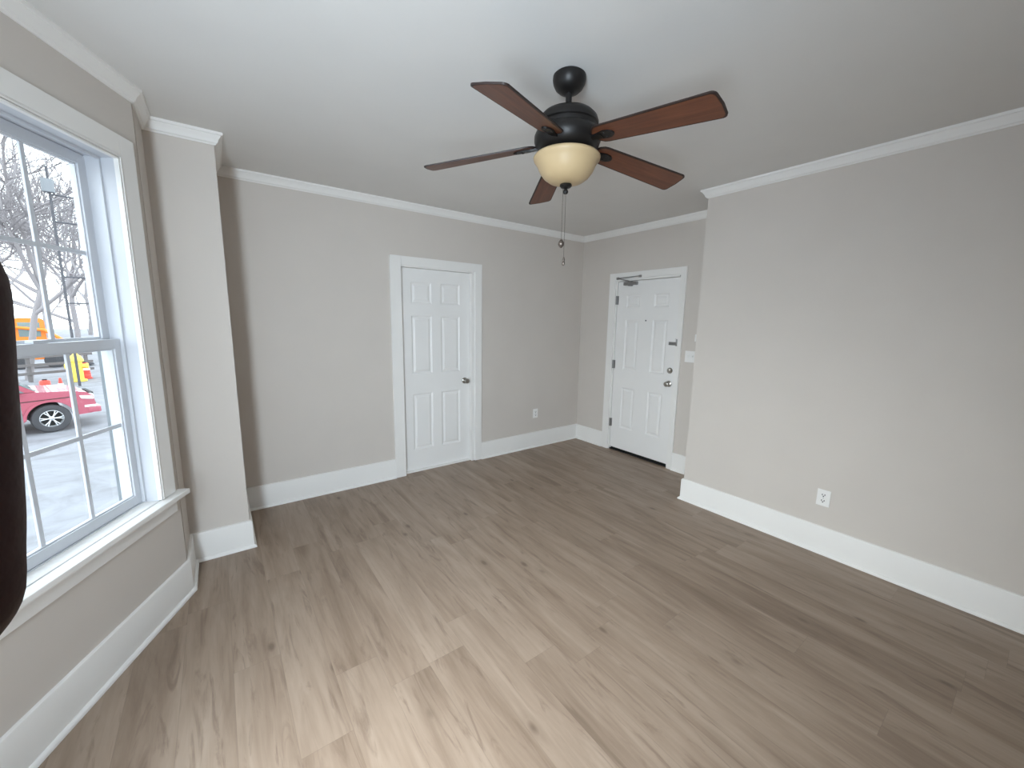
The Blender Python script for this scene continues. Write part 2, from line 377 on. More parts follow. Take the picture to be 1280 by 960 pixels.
def window(name, fr, op, label, ncol=3):
    s0, s1, z0, z1 = op
    root = empty(name, fr); struct(root, label, 'window')
    cw = .108
    b = MB(); b.box(s0-cw, s0-.022, 0, .02, z0, z1+cw, .002); b.box(s1+.022, s1+cw, 0, .02, z0, z1+cw, .002); b.box(s0-.022, s1+.022, 0, .0199, z1+.022, z1+cw, .002)
    cas = b.build('casing', M['trim'], root)
    b = MB(); casing_mould(b, s0, s1, z0, z1); b.build('casing_bead', M['trim'], root)
    # jamb liners
    b = MB(); b.box(s0-.02, s0, -.151, .004, z0-.02, z1+.02); b.box(s1, s1+.02, -.151, .004, z0-.02, z1+.02); b.box(s0, s1, -.151, .004, z1, z1+.02); b.box(s0, s1, -.151, -.06, z0-.02, z0)
    b.box(s0, s0+.012, -.062, -.05, z0, z1, .002); b.box(s1-.012, s1, -.062, -.05, z0, z1, .002); b.box(s0, s1, -.062, -.05, z1-.012, z1, .002)
    # vinyl balance track beside the sashes
    b.box(s0, s0+.010, -.150, -.062, z0, z1, .001); b.box(s1-.010, s1, -.150, -.062, z0, z1, .001)
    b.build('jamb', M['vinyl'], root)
    b = MB(); b.box(s0-cw-.045, s1+cw+.045, -.0, .062, z0-.030, z0-.004, .006); b.box(s0+.001, s1-.001, -.075, .01, z0-.030, z0-.004)
    b.build('stool', M['trim'], root)
    b = MB(); b.box(s0-cw-.0, s1+cw+.0, 0, .018, z0-.112, z0-.030, .002); b.box(s0-cw-.012, s1+cw+.012, 0, .026, z0-.045, z0-.030, .004); b.build('apron', M['trim'], root)
    zm = z0+.823
    def sash(nm, y0, y1, a0, a1, w, za, zb):
        b = MB(); rect_frame(b, a0, a1, za, zb, w, y0, y1, .003)
        # raised glazing stop around the pane on the room side
        g0, g1, h0, h1 = a0+w[0], a1-w[1], za+w[2], zb-w[3]
        rect_frame(b, g0-.004, g1+.004, h0-.004, h1+.004, (.010,)*4, y0+.010, y1-.008, .002)
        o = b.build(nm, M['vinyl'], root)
        ym = (y0+y1)/2
        gl = MB(); gl.box(g0, g1, ym-.009, ym-.006, h0, h1); gl.build('glass_pane', M['glass'], o)
        ms = [g0+(g1-g0)*k/ncol for k in range(1, ncol)]
        for x in ms:
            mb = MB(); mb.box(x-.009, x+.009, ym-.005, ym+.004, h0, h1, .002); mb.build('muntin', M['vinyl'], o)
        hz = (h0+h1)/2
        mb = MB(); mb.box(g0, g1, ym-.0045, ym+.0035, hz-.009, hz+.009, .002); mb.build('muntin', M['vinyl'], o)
        return o
    sash('upper_sash', -.140, -.105, s0+.008, s1-.008, (.042, .042, .040, .045), zm-.035, z1-.002)
    sash('lower_sash', -.100, -.065, s0+.004, s1-.004, (.042, .042, .045, .044), z0+.002, zm)
    lock = MB(); lock.box((s0+s1)/2-.03, (s0+s1)/2+.03, -.098, -.070, zm, zm+.012, .003); lock.build('sash_lock', M['vinyl'], root)
    # outside casing
    b = MB(); b.box(s0-.09, s0+.004, -.168, -.149, z0-.05, z1+.10); b.box(s1-.004, s1+.09, -.168, -.149, z0-.05, z1+.10); b.box(s0, s1, -.168, -.149, z1-.004, z1+.10); b.box(s0-.1, s1+.1, -.20, -.148, z0-.06, z0-.012)
    b.build('outside_casing', M['siding'], root)
    return root
window('window_1', FR_W, WO, 'white double-hung window with three-by-two grids in each sash', 3)
window('window_2', FR_F, FO, 'white double-hung window in the bay wall behind the photographer', 3)
window('window_3', FR_T, TO, 'white double-hung window in the second angled bay wall', 3)

# ------------------------------------------------------------------ doors
def panel_leaf(name, s0, s1, z0, z1, cols, rows, y, m, parent, th=.035):
    """six-panel leaf: front face at y, panels modelled as moulded rings"""
    xs = sorted({s0, s1, *[v for c in cols for v in c]}); zs = sorted({z0, z1, *[v for r in rows for v in r]})
    b = bmesh.new()
    def quad(a, b_, c, d): b.faces.new([b.verts.new(v) for v in (a, b_, c, d)])
    for i in range(len(xs)-1):
        for j in range(len(zs)-1):
            xa, xb, za, zb = xs[i], xs[i+1], zs[j], zs[j+1]
            ispan = any(abs(c[0]-xa) < 1e-6 for c in cols) and any(abs(r[0]-za) < 1e-6 for r in rows)
            if not ispan: quad((xa, y, za), (xb, y, za), (xb, y, zb), (xa, y, zb)); continue
            rings = [(0, 0), (.006, -.004), (.014, -.009), (.022, -.009), (.040, -.002)]
            prev = None
            for ins, dy in rings:
                r = [(xa+ins, y+dy, za+ins), (xb-ins, y+dy, za+ins), (xb-ins, y+dy, zb-ins), (xa+ins, y+dy, zb-ins)]
                if prev:
                    for k in range(4): quad(prev[k], prev[(k+1) % 4], r[(k+1) % 4], r[k])
                prev = r
            quad(*prev)
    bmesh.ops.remove_doubles(b, verts=b.verts, dist=1e-5)
    e = [(s0, s1, z0, z1)]
    f = [(s0, y, z0), (s1, y, z0), (s1, y, z1), (s0, y, z1)]; g = [(s0, y-th, z0), (s1, y-th, z0), (s1, y-th, z1), (s0, y-th, z1)]
    for k in range(4): quad(f[k], g[k], g[(k+1) % 4], f[(k+1) % 4])
    quad(*g)
    bmesh.ops.remove_doubles(b, verts=b.verts, dist=1e-5)
    bmesh.ops.recalc_face_normals(b, faces=b.faces)
    return MB().add(b).build(name, m, parent)
def rot_to_y():  # lathe axis z -> +y (out of the wall)
    return Matrix.Rotation(R(-90), 4, 'X')
def door_knob(parent, s, y, z, m, fancy=False):
    T = Matrix.Translation((s, y, z)) @ rot_to_y()
    b = MB(); b.lathe([(0, 0), (.033, 0), (.033, .004), (.028, .009), (.014, .011), (.011, .014), (.011, .030), (.016, .034), (.025, .042), (.0275, .052), (.025, .062), (.015, .067), (0, .068)], 32, T)
    return b.build('door_knob', m, parent, smooth=40)

# interior door: local s = -x
d1 = empty('door_1', FR_A); struct(d1, 'white six-panel interior door with a round knob, in a wide white casing', 'door')
a, c, h = -CL['c'], -CL['a'], CL['h']
b = MB(); b.box(-2.328, a, 0, .02, 0, 2.152, .003); b.box(c, -1.330, 0, .02, 0, 2.152, .003); b.box(a, c, 0, .0199, h, 2.152, .003); b.build('casing', M['trim'], d1)
b = MB(); b.box(a-.001, a+.035, -.16, .004, 0, h); b.box(c-.006, c, -.16, .004, 0, h); b.box(a+.03, c, -.16, .004, h-.010, h)
b.box(a+.035, a+.045, -.125, -.092, 0, h); b.box(c-.016, c, -.125, -.092, 0, h); b.box(a, c, -.125, -.092, h-.02, h); b.build('jamb', M['trim'], d1)
leaf = panel_leaf('door_leaf', -2.207, -1.445, .010, 2.056, [(-2.093, -1.872), (-1.772, -1.553)], [(.230, .820), (1.022, 1.604), (1.722, 1.928)], -.050, M['door'], d1)
door_knob(leaf, -2.150, -.050, .915, M['nickel'])
b = MB(); b.box(a+.036, c-.006, -.050, -.022, 0, .018, .004); b.build('underdoor_light_strip', M['trim'], d1)  # white strip standing in for the bright line of light under the leaf
# entry door: local s = y
d2 = empty('door_2', FR_B); struct(d2, 'white six-panel entry door with deadbolt and closer, in the recess', 'door')
a, c, h = EN['a'], EN['c'], EN['h']
b = MB(); b.box(2.283, 2.345, 0, .02, 0, 2.137, .003); b.box(3.170, 3.262, 0, .02, 0, 2.137, .003); b.box(2.345, 3.170, 0, .0199, 2.066, 2.137, .003); b.build('casing', M['trim'], d2)
b = MB(); b.box(a-.001, 2.337, -.16, .003, 0, h+.014); b.box(3.157, 3.171, -.16, .003, 0, h+.014); b.box(a, c, -.16, .003, 2.044, 2.067)
b.box(2.335, 2.350, -.09, -.055, 0, h); b.box(3.143, 3.160, -.09, -.055, 0, h); b.box(2.34, 3.16, -.09, -.055, 2.03, 2.05); b.build('jamb', M['trim'], d2)
leaf2 = panel_leaf('door_leaf', 2.341, 3.152, .036, 2.038, [(2.473, 2.656), (2.838, 3.022)], [(.302, .800), (1.015, 1.602), (1.740, 1.882)], -.010, M['door'], d2, .043)
door_knob(leaf2, 2.403, -.010, .925, M['nickel'])
T = Matrix.Translation((2.403, -.010, 1.068)) @ rot_to_y()
b = MB(); b.lathe([(0, 0), (.032, 0), (.032, .006), (.026, .016), (.012, .018), (0, .018)], 32, T); b.box(2.398, 2.408, .006, .022, 1.050, 1.086, .002); b.build('deadbolt', M['nickel'], leaf2, smooth=40)
T = Matrix.Translation((2.745, -.0105, 1.594)) @ rot_to_y()
b = MB(); b.lathe([(0, 0), (.008, 0), (.008, .002), (.005, .003), (0, .001)], 20, T); b.build('peephole', M['slot'], leaf2, smooth=40)
b = MB(); b.box(2.351, 2.435, -.010, .004, 1.340, 1.374, .002); b.box(2.355, 2.430, .004, .010, 1.351, 1.363, .002); b.build('latch_guard', M['alum'], leaf2)
b = MB(); b.tube([(2.343, .006, 1.335), (2.336, .022, 1.340), (2.334, .024, 1.37), (2.334, .024, 1.40), (2.345, .018, 1.408)], .004, 8); b.box(2.326, 2.342, .019, .024, 1.335, 1.405, .001); b.build('latch_bar', M['alum'], d2)
for z in (1.828, 1.068, .345):
    b = MB(); b.box(3.136, 3.152, -.0102, -.007, z-.05, z+.05); b.box(3.153, 3.170, .0, .0045, z-.05, z+.05); 
    b.add(MB().lathe([(0, -.05), (.006, -.05), (.006, .05), (0, .05)], 14, Matrix.Translation((3.153, .001, z))).bm)
    b.build('hinge', M['alum'], d2, smooth=40)
cl = MB(); cl.box(2.878, 3.054, -.010, .028, 1.992, 2.030, .008); cl.box(2.945, 2.985, -.010, .036, 1.982, 2.036, .006)
closer = cl.build('door_closer', M['alum'], leaf2)
b = MB(); b.tube([(2.965, .032, 2.034), (3.135, .038, 2.074)], .006, 8); b.tube([(3.135, .038, 2.074), (2.835, .034, 2.082)], .0055, 8)
b.box(3.120, 3.150, .019, .040, 2.062, 2.088, .003); b.box(2.815, 2.842, .019, .038, 2.070, 2.093, .003); b.build('closer_arm', M['alum'], d2)
b = MB(); b.box(2.342, 2.358, .0, .012, 2.044, 2.056, .002); b.build('top_catch', M['alum'], d2)
b = MB(); b.box(2.338, 3.156, -.16, -.005, 0, .012, .003); b.box(2.338, 3.156, -.055, -.045, 0.01, .030); b.build('threshold', M['black'], d2)
# dark corridor / closet space beyond the two doors
b = MB(); b.box(XB+.17, XB+.19, 2.2, 3.3, 0, 2.2); struct(b.build('wall_corridor', M['wall']), 'wall of the corridor outside the entry door, behind the leaf', 'wall')
b = MB(); b.box(1.3, 2.4, YA+.17, YA+.19, 0, 2.2); struct(b.build('wall_closet', M['wall']), 'wall closing the space behind the interior door', 'wall')

# ------------------------------------------------------------------ outlets, switch, thermostat
def outlet(fr, s, z, label, grp=None):
    r = empty('wall_outlet', fr @ Matrix.Translation((s, 0, z))); tag(r, label, 'outlet')
    b = MB(); b.box(-.0375, .0375, 0, .006, -.0575, .0575, .003); b.build('cover_plate', M['plate'], r)
    for dz in (.0205, -.0205):
        b = MB(); b.prism([(-.0165, -.010), (-.010, -.0155), (.010, -.0155), (.0165, -.010), (.0165, .010), (.010, .0155), (-.010, .0155), (-.0165, .010)], .004, .0085, 'y')
        bm2 = b; o = bm2.build('receptacle', M['plate'], r); o.location = (0, 0, dz)
        b = MB(); b.box(-.0095, -.0050, .008, .0089, -.002, .009); b.box(.0050, .0095, .008, .0089, -.002, .008)
        b.lathe([(0, 0), (.0042, 0), (.0042, .0009), (0, .0009)], 14, Matrix.Translation((0, .008, -.0075)) @ rot_to_y()); b.build('slots', M['slot'], o)
    b = MB(); b.lathe([(0, 0), (.003, 0), (.002, .0015), (0, .0015)], 14, Matrix.Translation((0, .006, 0)) @ rot_to_y()); b.build('screw', M['alum'], r)
    return r
outlet(FR_C, .802, .397, 'white duplex outlet low on the wide right wall')
outlet(FR_A, -3.128, .432, 'small white duplex outlet on the wall right of the interior door')
sw = empty('light_switch', FR_B @ Matrix.Translation((2.180, 0, 1.235))); tag(sw, 'white double light switch plate beside the entry door', 'light switch')
b = MB(); b.box(-.0575, .0575, 0, .006, -.0575, .0575, .003); b.build('cover_plate', M['plate'], sw)
for dx in (-.023, .023):
    b = MB(); b.box(dx-.0045, dx+.0045, .005, .016, -.003, .012, .002); b.box(dx-.006, dx+.006, .005, .0072, -.013, .013); b.build('toggle', M['plate'], sw)
th = empty('thermostat', FR_B @ Matrix.Translation((2.085, 0, 1.428))); tag(th, 'small white wall thermostat peeking past the right wall edge, above the light switch', 'thermostat')
b = MB(); b.box(-.055, .055, 0, .024, -.036, .036, .006); b.build('housing', M['plate'], th)
b = MB(); b.box(-.03, .03, .0238, .0252, -.012, .018, .0005); b.build('screen', M['polemat'], th)

# ------------------------------------------------------------------ ceiling fan
FX, FY = 1.330, 1.412
fan = empty('ceiling_fan', Matrix.Translation((FX, FY, H))); tag(fan, 'five-blade brown ceiling fan with an amber glass light bowl', 'ceiling fan')
def lp(name, prof, m, seg=64, parent=fan, sm=35): 
    b = MB(); b.lathe([(r, z-H) for r, z in prof], seg); return b.build(name, m, parent, smooth=sm)
lp('canopy', [(0, H), (.064, H), (.071, H-.006), (.072, H-.020), (.069, H-.036), (.060, H-.053), (.045, H-.066), (.022, H-.073), (0, H-.073)], M['bronze'])
lp('downrod', [(0, H-.07), (.0135, H-.07), (.0135, 2.475), (0, 2.475)], M['bronze'], 24)
lp('coupling_cover', [(0, 2.512), (.016, 2.512), (.030, 2.505), (.042, 2.492), (.047, 2.480), (0, 2.480)], M['bronze'])
lp('motor_housing', [(0, 2.484), (.050, 2.484), (.084, 2.479), (.112, 2.468), (.128, 2.452), (.134, 2.434), (.134, 2.424), (.128, 2.420), (.128, 2.404), (.140, 2.396), (.147, 2.380), (.147, 2.360), (.139, 2.338), (.122, 2.322), (.100, 2.313), (.090, 2.310), (0, 2.310)], M['bronze'])
lp('switch_housing', [(0, 2.312), (.082, 2.312), (.080, 2.298), (.060, 2.288), (0, 2.288)], M['bronze'])
lp('light_bowl', [(.100, 2.308), (.128, 2.306), (.143, 2.300), (.1495, 2.292), (.1475, 2.283), (.1400, 2.274), (.133, 2.264), (.127, 2.250), (.117, 2.231), (.101, 2.211), (.078, 2.195), (.050, 2.187), (.024, 2.184), (0, 2.183), (0, 2.187), (.050, 2.191), (.076, 2.199), (.113, 2.232), (.133, 2.270), (.142, 2.288), (.124, 2.302), (.100, 2.304)], M['bowl'], sm=60)
lp('finial', [(0, 2.186), (.026, 2.182), (.028, 2.176), (.022, 2.169), (.010, 2.166), (.006, 2.162), (.011, 2.156), (.012, 2.150), (.009, 2.143), (0, 2.140)], M['bronze'], 32)
# one blade, then copies
def blade_outline(r0, r1, w0, w1):
    pts = []
    # root rounded, tip rounded corners
    for k in range(9):
        a_ = R(90+180*k/8); pts.append((r0+.05*math.cos(a_)+.03, w0/2*math.sin(a_)))
    rc = .020
    for k in range(6):
        a_ = R(-90+90*k/5); pts.append((r1-rc+rc*math.cos(a_)-.004, -w1/2+rc+rc*math.sin(a_)))
    pts.append((r1, 0))
    for k in range(6):
        a_ = R(90*k/5); pts.append((r1-rc+rc*math.cos(a_)-.004, w1/2-rc+rc*math.sin(a_)))
    return pts
def make_blade():
    PH = Matrix.Rotation(R(-12.4), 4, 'X')
    o1 = blade_outline(.160, .670, .112, .139)
    b = MB(); b.prism(o1, -.003, .003, 'z')
    bl = b.build('blade', M['edge'], fan)
    i1 = blade_outline(.166, .664, .100, .127)
    b = MB(); b.prism(i1, -.0038, .0038, 'z'); face = b.build('blade_face', M['blade'], bl)
    # bracket under the blade
    b = MB()
    b.prism([(.170, -.018), (.205, -.026), (.228, -.022), (.244, -.010), (.248, 0), (.244, .010), (.228, .022), (.205, .026), (.170, .018)], -.010, -.004, 'z', .0015)
    b.prism([(.085, -.017), (.14, -.014), (.192, -.018), (.192, .018), (.14, .014), (.085, .017)], -.012, -.003, 'z', .002)
    for x, y in ((.205, -.014), (.205, .014), (.234, 0)): b.lathe([(0, -.013), (.0045, -.012), (.0055, -.010), (0, -.010)], 12, Matrix.Translation((x, y, 0)))
    br = b.build('blade_bracket', M['bronze'], bl)
    return bl, PH
bl, PH = make_blade()
kids = [c_ for c_ in bl.children]
for k in range(5):
    o = bl
    if k:
        o = bl.copy(); sc.collection.objects.link(o); o.parent = fan
        for ch in kids:
            c2 = ch.copy(); sc.collection.objects.link(c2); c2.parent = o
    o.matrix_local = Matrix.Translation((0, 0, 2.361-H)) @ Matrix.Rotation(R(-155.6+72*k), 4, 'Z') @ Matrix.Rotation(math.atan(.114), 4, 'Y') @ PH
def pull(dx, dy, zt, zb, ball):
    b = MB(); z = zt
    while z > zb: b.sphere((dx, dy, z-H), .0013, seg=6); z -= .0032
    b.tube([(dx, dy, zt-H), (dx, dy, zb-H)], .0006, 5)
    ch = b.build('pull_chain', M['chain'], fan)
    if ball: f = MB(); f.lathe([(0, .006), (.005, .005), (.0125, -.006), (.0145, -.014), (.0125, -.022), (.005, -.030), (0, -.032)], 24)
    else: f = MB(); f.lathe([(0, .004), (.003, .003), (.0055, -.006), (.0065, -.012), (.0045, -.016), (.0068, -.020), (.0068, -.030), (.003, -.034), (0, -.035)], 20)
    k = f.build('pull_knob', M['chain'], ch, smooth=50); k.location = (dx, dy, zb-H)
rx, ry = math.cos(YAW), -math.sin(YAW)
pull(-.012*rx, -.012*ry, 2.174, 1.938, True)
pull(.0015*rx, .0015*ry, 2.142, 1.862, False)

# ------------------------------------------------------------------ outdoors
GZ = -1.72
b = MB()
gb = bmesh.new(); bmesh.ops.create_grid(gb, x_segments=90, y_segments=90, size=90)
rg = random.Random(2)
from mathutils import noise as mnoise
for v in gb.verts:
    d_ = max(0, (v.co-Vector((-4, 17, 0))).length-3.5)
    v.co.z = .10*min(1, d_/4)*mnoise.noise(v.co*.22)
gb.transform(Matrix.Translation((0, 40, GZ)))
struct(b.add(gb).build('snowy_ground', M['snow'], smooth=180), 'pale trodden snow covering the lot outside the window', 'ground')

def dirv(u, v):
    return (F+R2*((u-640)/498.)-U2*((v-480)/498.))
def on_ground(u, v, gz=GZ):
    d_ = dirv(u, v); t = (gz-CAM_H)/d_.z; return Vector((0, 0, CAM_H))+d_*t
def at_dist(u, v, dist):
    d_ = dirv(u, v); d_ = d_/math.hypot(d_.x, d_.y); return Vector((0, 0, CAM_H))+d_*dist

# pickup truck
wp = on_ground(68, 540)
dist = math.hypot(wp.x, wp.y); va = math.atan2(wp.y, wp.x)
# truck forward (+x local) points to image right
head = va-math.pi/2+R(6)
truck = empty('pickup_truck', Matrix.Translation(wp) @ Matrix.Rotation(head, 4, 'Z')); tag(truck, 'red pickup truck parked in the snow, seen through the lower sash', 'truck')
# local: x forward, y left(away from viewer is +y), near side y=0 .. far side y=1.85; front axle at x=0
def arch(cx, r, n=12, up=True): return [(cx+r*math.cos(math.pi*(1-k/n)), .40+r*math.sin(math.pi*(1-k/n))) for k in range(n+1)]
WB = -3.4
low = [(-4.75, .55), (-4.75, 1.05), (-4.72, 1.12), (-2.55, 1.14), (-2.5, 1.14), (-.55, 1.14), (.15, 1.13), (.60, 1.08), (.82, 1.00), (.90, .86), (.92, .62), (.86, .48), (.55, .46)]
def body_outline():
    pts = [(-4.75, .50), (-4.78, .75), (-4.75, 1.10), (-2.6, 1.13), (-.75, 1.14), (-.2, 1.15), (.40, 1.11), (.74, 1.04), (.86, .92), (.90, .70), (.90, .52), (.80, .42), (.47, .40)]
    pts += [(.45*math.cos(R(a_)), .40+.45*math.sin(R(a_))) for a_ in range(0, 181, 15)]
    pts += [(-.50, .36), (WB+.50, .36)]
    pts += [(WB+.45*math.cos(R(a_)), .40+.45*math.sin(R(a_))) for a_ in range(0, 181, 15)]
    return pts
b = MB(); b.prism(body_outline(), .02, 1.83, 'y', 0); b.build('truck_body', M['red'], truck, smooth=25)
b = MB(); b.prism([(-2.45, 1.12), (-2.37, 1.62), (-2.27, 1.74), (-1.05, 1.76), (-.90, 1.70), (-.17, 1.13)], .12, 1.73, 'y', .03); cab = b.build('cab', M['red'], truck, smooth=25)
b = MB(); b.prism([(-2.27, 1.16), (-2.23, 1.58), (-1.42, 1.62), (-1.42, 1.16)], .105, .14, 'y'); b.prism([(-1.34, 1.16), (-1.34, 1.62), (-1.02, 1.62), (-.50, 1.25), (-.40, 1.16)], .105, .14, 'y'); b.build('side_window', M['carglass'], cab)
b = MB()
wsx = bmesh.new()
vs = [wsx.verts.new(p_) for p_ in ((-.21, .18, 1.165), (-.21, 1.67, 1.165), (-.89, 1.60, 1.70), (-.89, .25, 1.70), (-.19, .18, 1.18), (-.19, 1.67, 1.18), (-.87, 1.60, 1.715), (-.87, .25, 1.715))]
for f_ in ((0, 1, 2, 3), (4, 7, 6, 5), (0, 4, 5, 1), (1, 5, 6, 2), (2, 6, 7, 3), (3, 7, 4, 0)): wsx.faces.new([vs[i_] for i_ in f_])
b.add(wsx).build('windshield', M['carglass'], cab)
b = MB(); b.prism([(-.58, .92), (.40, .95), (.40, .93), (-.58, .90)], .012, .03, 'y'); b.build('side_crease', M['edge'], truck)
b = MB(); b.prism([(-4.7, .93), (-2.7, .93), (-2.7, .91), (-4.7, .91)], .012, .03, 'y'); b.build('side_crease', M['edge'], truck)
b = MB(); b.prism([(.58, .96), (.84, .93), (.87, .82), (.62, .86)], .0, .06, 'y', .01); b.box(.80, .885, .04, .38, .82, .96, .01); b.build('headlight', M['lampw'], truck)
b = MB(); b.box(.86, .94, .42, 1.43, .62, .98, .02); b.build('grille', M['black'], truck)
b = MB(); b.box(.72, 1.0, .0, 1.85, .42, .60, .05); b.build('front_bumper', M['red'], truck)
b = MB(); b.box(.66, .90, -.004, .02, .60, .66, .004); b.build('fog_lamp', M['lampw'], truck)
b = MB(); b.box(-.66, -.50, -.14, .10, 1.10, 1.26, .03); b.build('side_mirror', M['red'], truck)
def flare(cx):
    b = MB(); pts = [(cx+.52*math.cos(R(a_)), .40+.52*math.sin(R(a_))) for a_ in range(0, 181, 12)]+[(cx+.455*math.cos(R(a_)), .40+.455*math.sin(R(a_))) for a_ in range(180, -1, -12)]
    b.prism(pts, -.02, .10, 'y', .006); return b.build('wheel_flare', M['red'], truck)
flare(0); flare(WB)
def wheel(x, y, sgn):
    T = Matrix.Translation((x, y, .385)) @ Matrix.Rotation(R(90*sgn), 4, 'X')
    b = MB(); b.lathe([(.235, -.11), (.30, -.125), (.365, -.115), (.385, -.08), (.385, .08), (.365, .115), (.30, .125), (.235, .11)], 40, T, closed=True)
    # close inner band
    w = b.build('wheel', M['tyre'], truck, smooth=40)
    b = MB(); b.lathe([(.0, .05), (.05, .06), (.06, .085), (.035, .10), (0, .10)], 20, T); b.lathe([(.205, .03), (.238, .03), (.240, .105), (.225, .11), (.215, .06), (.205, .03)], 40, T, closed=True)
    for k in range(6):
        a_ = 2*math.pi*k/6
        for da in (-.14, .14):
            p = [(.045*math.cos(a_), .045*math.sin(a_), .085), (.13*math.cos(a_+da*.6), .13*math.sin(a_+da*.6), .09), (.225*math.cos(a_+da), .225*math.sin(a_+da), .08)]
            b.tube([T @ Vector(q) for q in p], [.016, .014, .016], 6)
    b.build('rim', M['rim'], w, smooth=40)
    b = MB(); b.lathe([(0, -.02), (.235, -.02), (.235, .0), (0, .0)], 30, T); b.build('brake_disc', M['black'], w)
for x in (0, WB): wheel(x, .12, 1); wheel(x, 1.73, -1)

# traffic barrels and cones beside the truck
def barrel(u, v, dist_, sc_, label, m):
    p = at_dist(u, v, dist_); p.z = GZ
    r = empty('traffic_barrel', Matrix.Translation(p)); tag(r, label, 'traffic barrel', None)
    s = sc_
    b = MB(); b.lathe([(0, 0), (.30*s, 0), (.30*s, .06*s), (.25*s, .07*s), (.245*s, .35*s), (.23*s, .36*s), (.225*s, .62*s), (.21*s, .63*s), (.205*s, .88*s), (.17*s, .95*s), (0, .96*s)], 28); b.build('barrel_shell', m, r, smooth=30)
    for z in (.22, .52):
        b = MB(); b.lathe([(.236*s, z*s), (.2475*s, z*s), (.238*s, (z+.12)*s), (.228*s, (z+.12)*s)], 28, closed=True); b.build('reflective_band', M['lampw'], r)
    b = MB(); b.box(-.09*s, .09*s, -.015, .015, .95*s, 1.03*s, .01); b.build('handle', M['black'], r)
barrel(55, 472, 24, .72, 'red and white traffic barrel behind the truck hood, left one', M['barrelred'])
barrel(104, 452, 30, .85, 'red and white traffic barrel far behind the truck nose, right one', M['barrelred'])
def cone(u, v, dist_, s, label):
    p = at_dist(u, v, dist_); p.z = GZ
    r = empty('traffic_cone', Matrix.Translation(p)); tag(r, label, 'traffic cone')
    b = MB(); b.box(-.22*s, .22*s, -.22*s, .22*s, 0, .04*s, .01); b.build('base', M['black'], r)
    b = MB(); b.lathe([(0, .04*s), (.16*s, .04*s), (.03*s, .9*s), (0, .9*s)], 24); c_ = b.build('cone_body', M['barrelred'], r, smooth=40)
    b = MB(); b.lathe([(.095*s, .52*s), (.099*s, .52*s), (.072*s, .68*s), (.068*s, .68*s)], 24, closed=True); b.build('reflective_band', M['lampw'], c_)
cone(74, 468, 23, .95, 'red traffic cone standing between the barrels behind the truck')
# board fence along the far side of the lot
fa = at_dist(-60, 440, 29); fb = at_dist(108, 425, 31); fa.z = fb.z = GZ
dd = (fb-fa); Lf = dd.length; fe = empty('board_fence', Matrix.Translation(fa) @ Matrix.Rotation(math.atan2(dd.y, dd.x), 4, 'Z')); tag(fe, 'grey rail fence along the far side of the snowy lot', 'fence')
for k in range(int(Lf/2.2)+1):
    b = MB(); b.box(k*2.2-.06, k*2.2+.06, -.06, .06, 0, 1.55, .01); b.build('post', M['fence'], fe)
for z in (.35, .75, 1.15, 1.45):
    b = MB(); b.box(-.1, Lf+.1, -.10, -.06, z, z+.13, .006); b.build('rail', M['fence'], fe)
# orange skid loader (construction machine)
mp = at_dist(38, 405, 38); mp.z = GZ
mach = empty('skid_loader', Matrix.Translation(mp) @ Matrix.Rotation(va-math.pi/2, 4, 'Z')); tag(mach, 'orange construction machine standing behind the fence', 'construction machine')
b = MB(); b.prism([(-1.1, .5), (-1.15, 1.5), (-.8, 1.75), (.7, 1.75), (1.1, 1.3), (1.2, .55)], -.65, .65, 'y', .04); b.build('machine_body', M['orange'], mach)
b = MB(); b.prism([(-.7, 1.7), (-.7, 2.9), (-.5, 3.0), (.45, 3.0), (.55, 2.85), (.55, 1.7)], -.6, .6, 'y', .04); cb = b.build('machine_cab', M['orange'], mach)
b = MB(); b.box(-.5, .35, -.62, -.59, 1.9, 2.75, .02); b.build('cab_window', M['carglass'], cb)
b = MB(); b.tube([(-.95, -.8, 1.5), (-.9, -.8, 2.5), (.5, -.8, 2.3), (1.5, -.8, 1.4), (1.75, -.8, .6)], .10, 8); b.build('lift_arm', M['orange'], mach)
b = MB(); b.prism([(1.6, .1), (2.4, .1), (2.35, .2), (1.85, .3), (1.8, .9), (1.65, .9)], -.9, .9, 'y', .02); b.build('bucket', M['polemat'], mach)
for x in (-.65, .75):
    for y in (-.78, .78):
        b = MB(); b.lathe([(0, -.15), (.30, -.15), (.42, -.13), (.45, -.08), (.45, .08), (.42, .13), (.30, .15), (0, .15)], 26, Matrix.Translation((x, y, .45)) @ Matrix.Rotation(R(90), 4, 'X')); w_ = b.build('wheel', M['tyre'], mach, smooth=40)
# yellow bollard-like hydrant
yp = at_dist(95, 452, 29); yp.z = GZ
hy = empty('fire_hydrant', Matrix.Translation(yp)); tag(hy, 'yellow hydrant far behind the truck nose', 'hydrant')
b = MB(); b.lathe([(0, 0), (.30, 0), (.30, .08), (.20, .1), (.20, .95), (.27, .98), (.27, 1.05), (.2, 1.22), (.08, 1.34), (.08, 1.42), (0, 1.42)], 24); b.build('barrel', M['yellow'], hy, smooth=40)
for sx_ in (-1, 1):
    b = MB(); b.lathe([(0, .15), (.10, .15), (.10, .34), (.13, .34), (.13, .40), (0, .42)], 16, Matrix.Translation((0, 0, .75)) @ Matrix.Rotation(R(90*sx_), 4, 'Y')); b.build('nozzle', M['yellow'], hy, smooth=40)

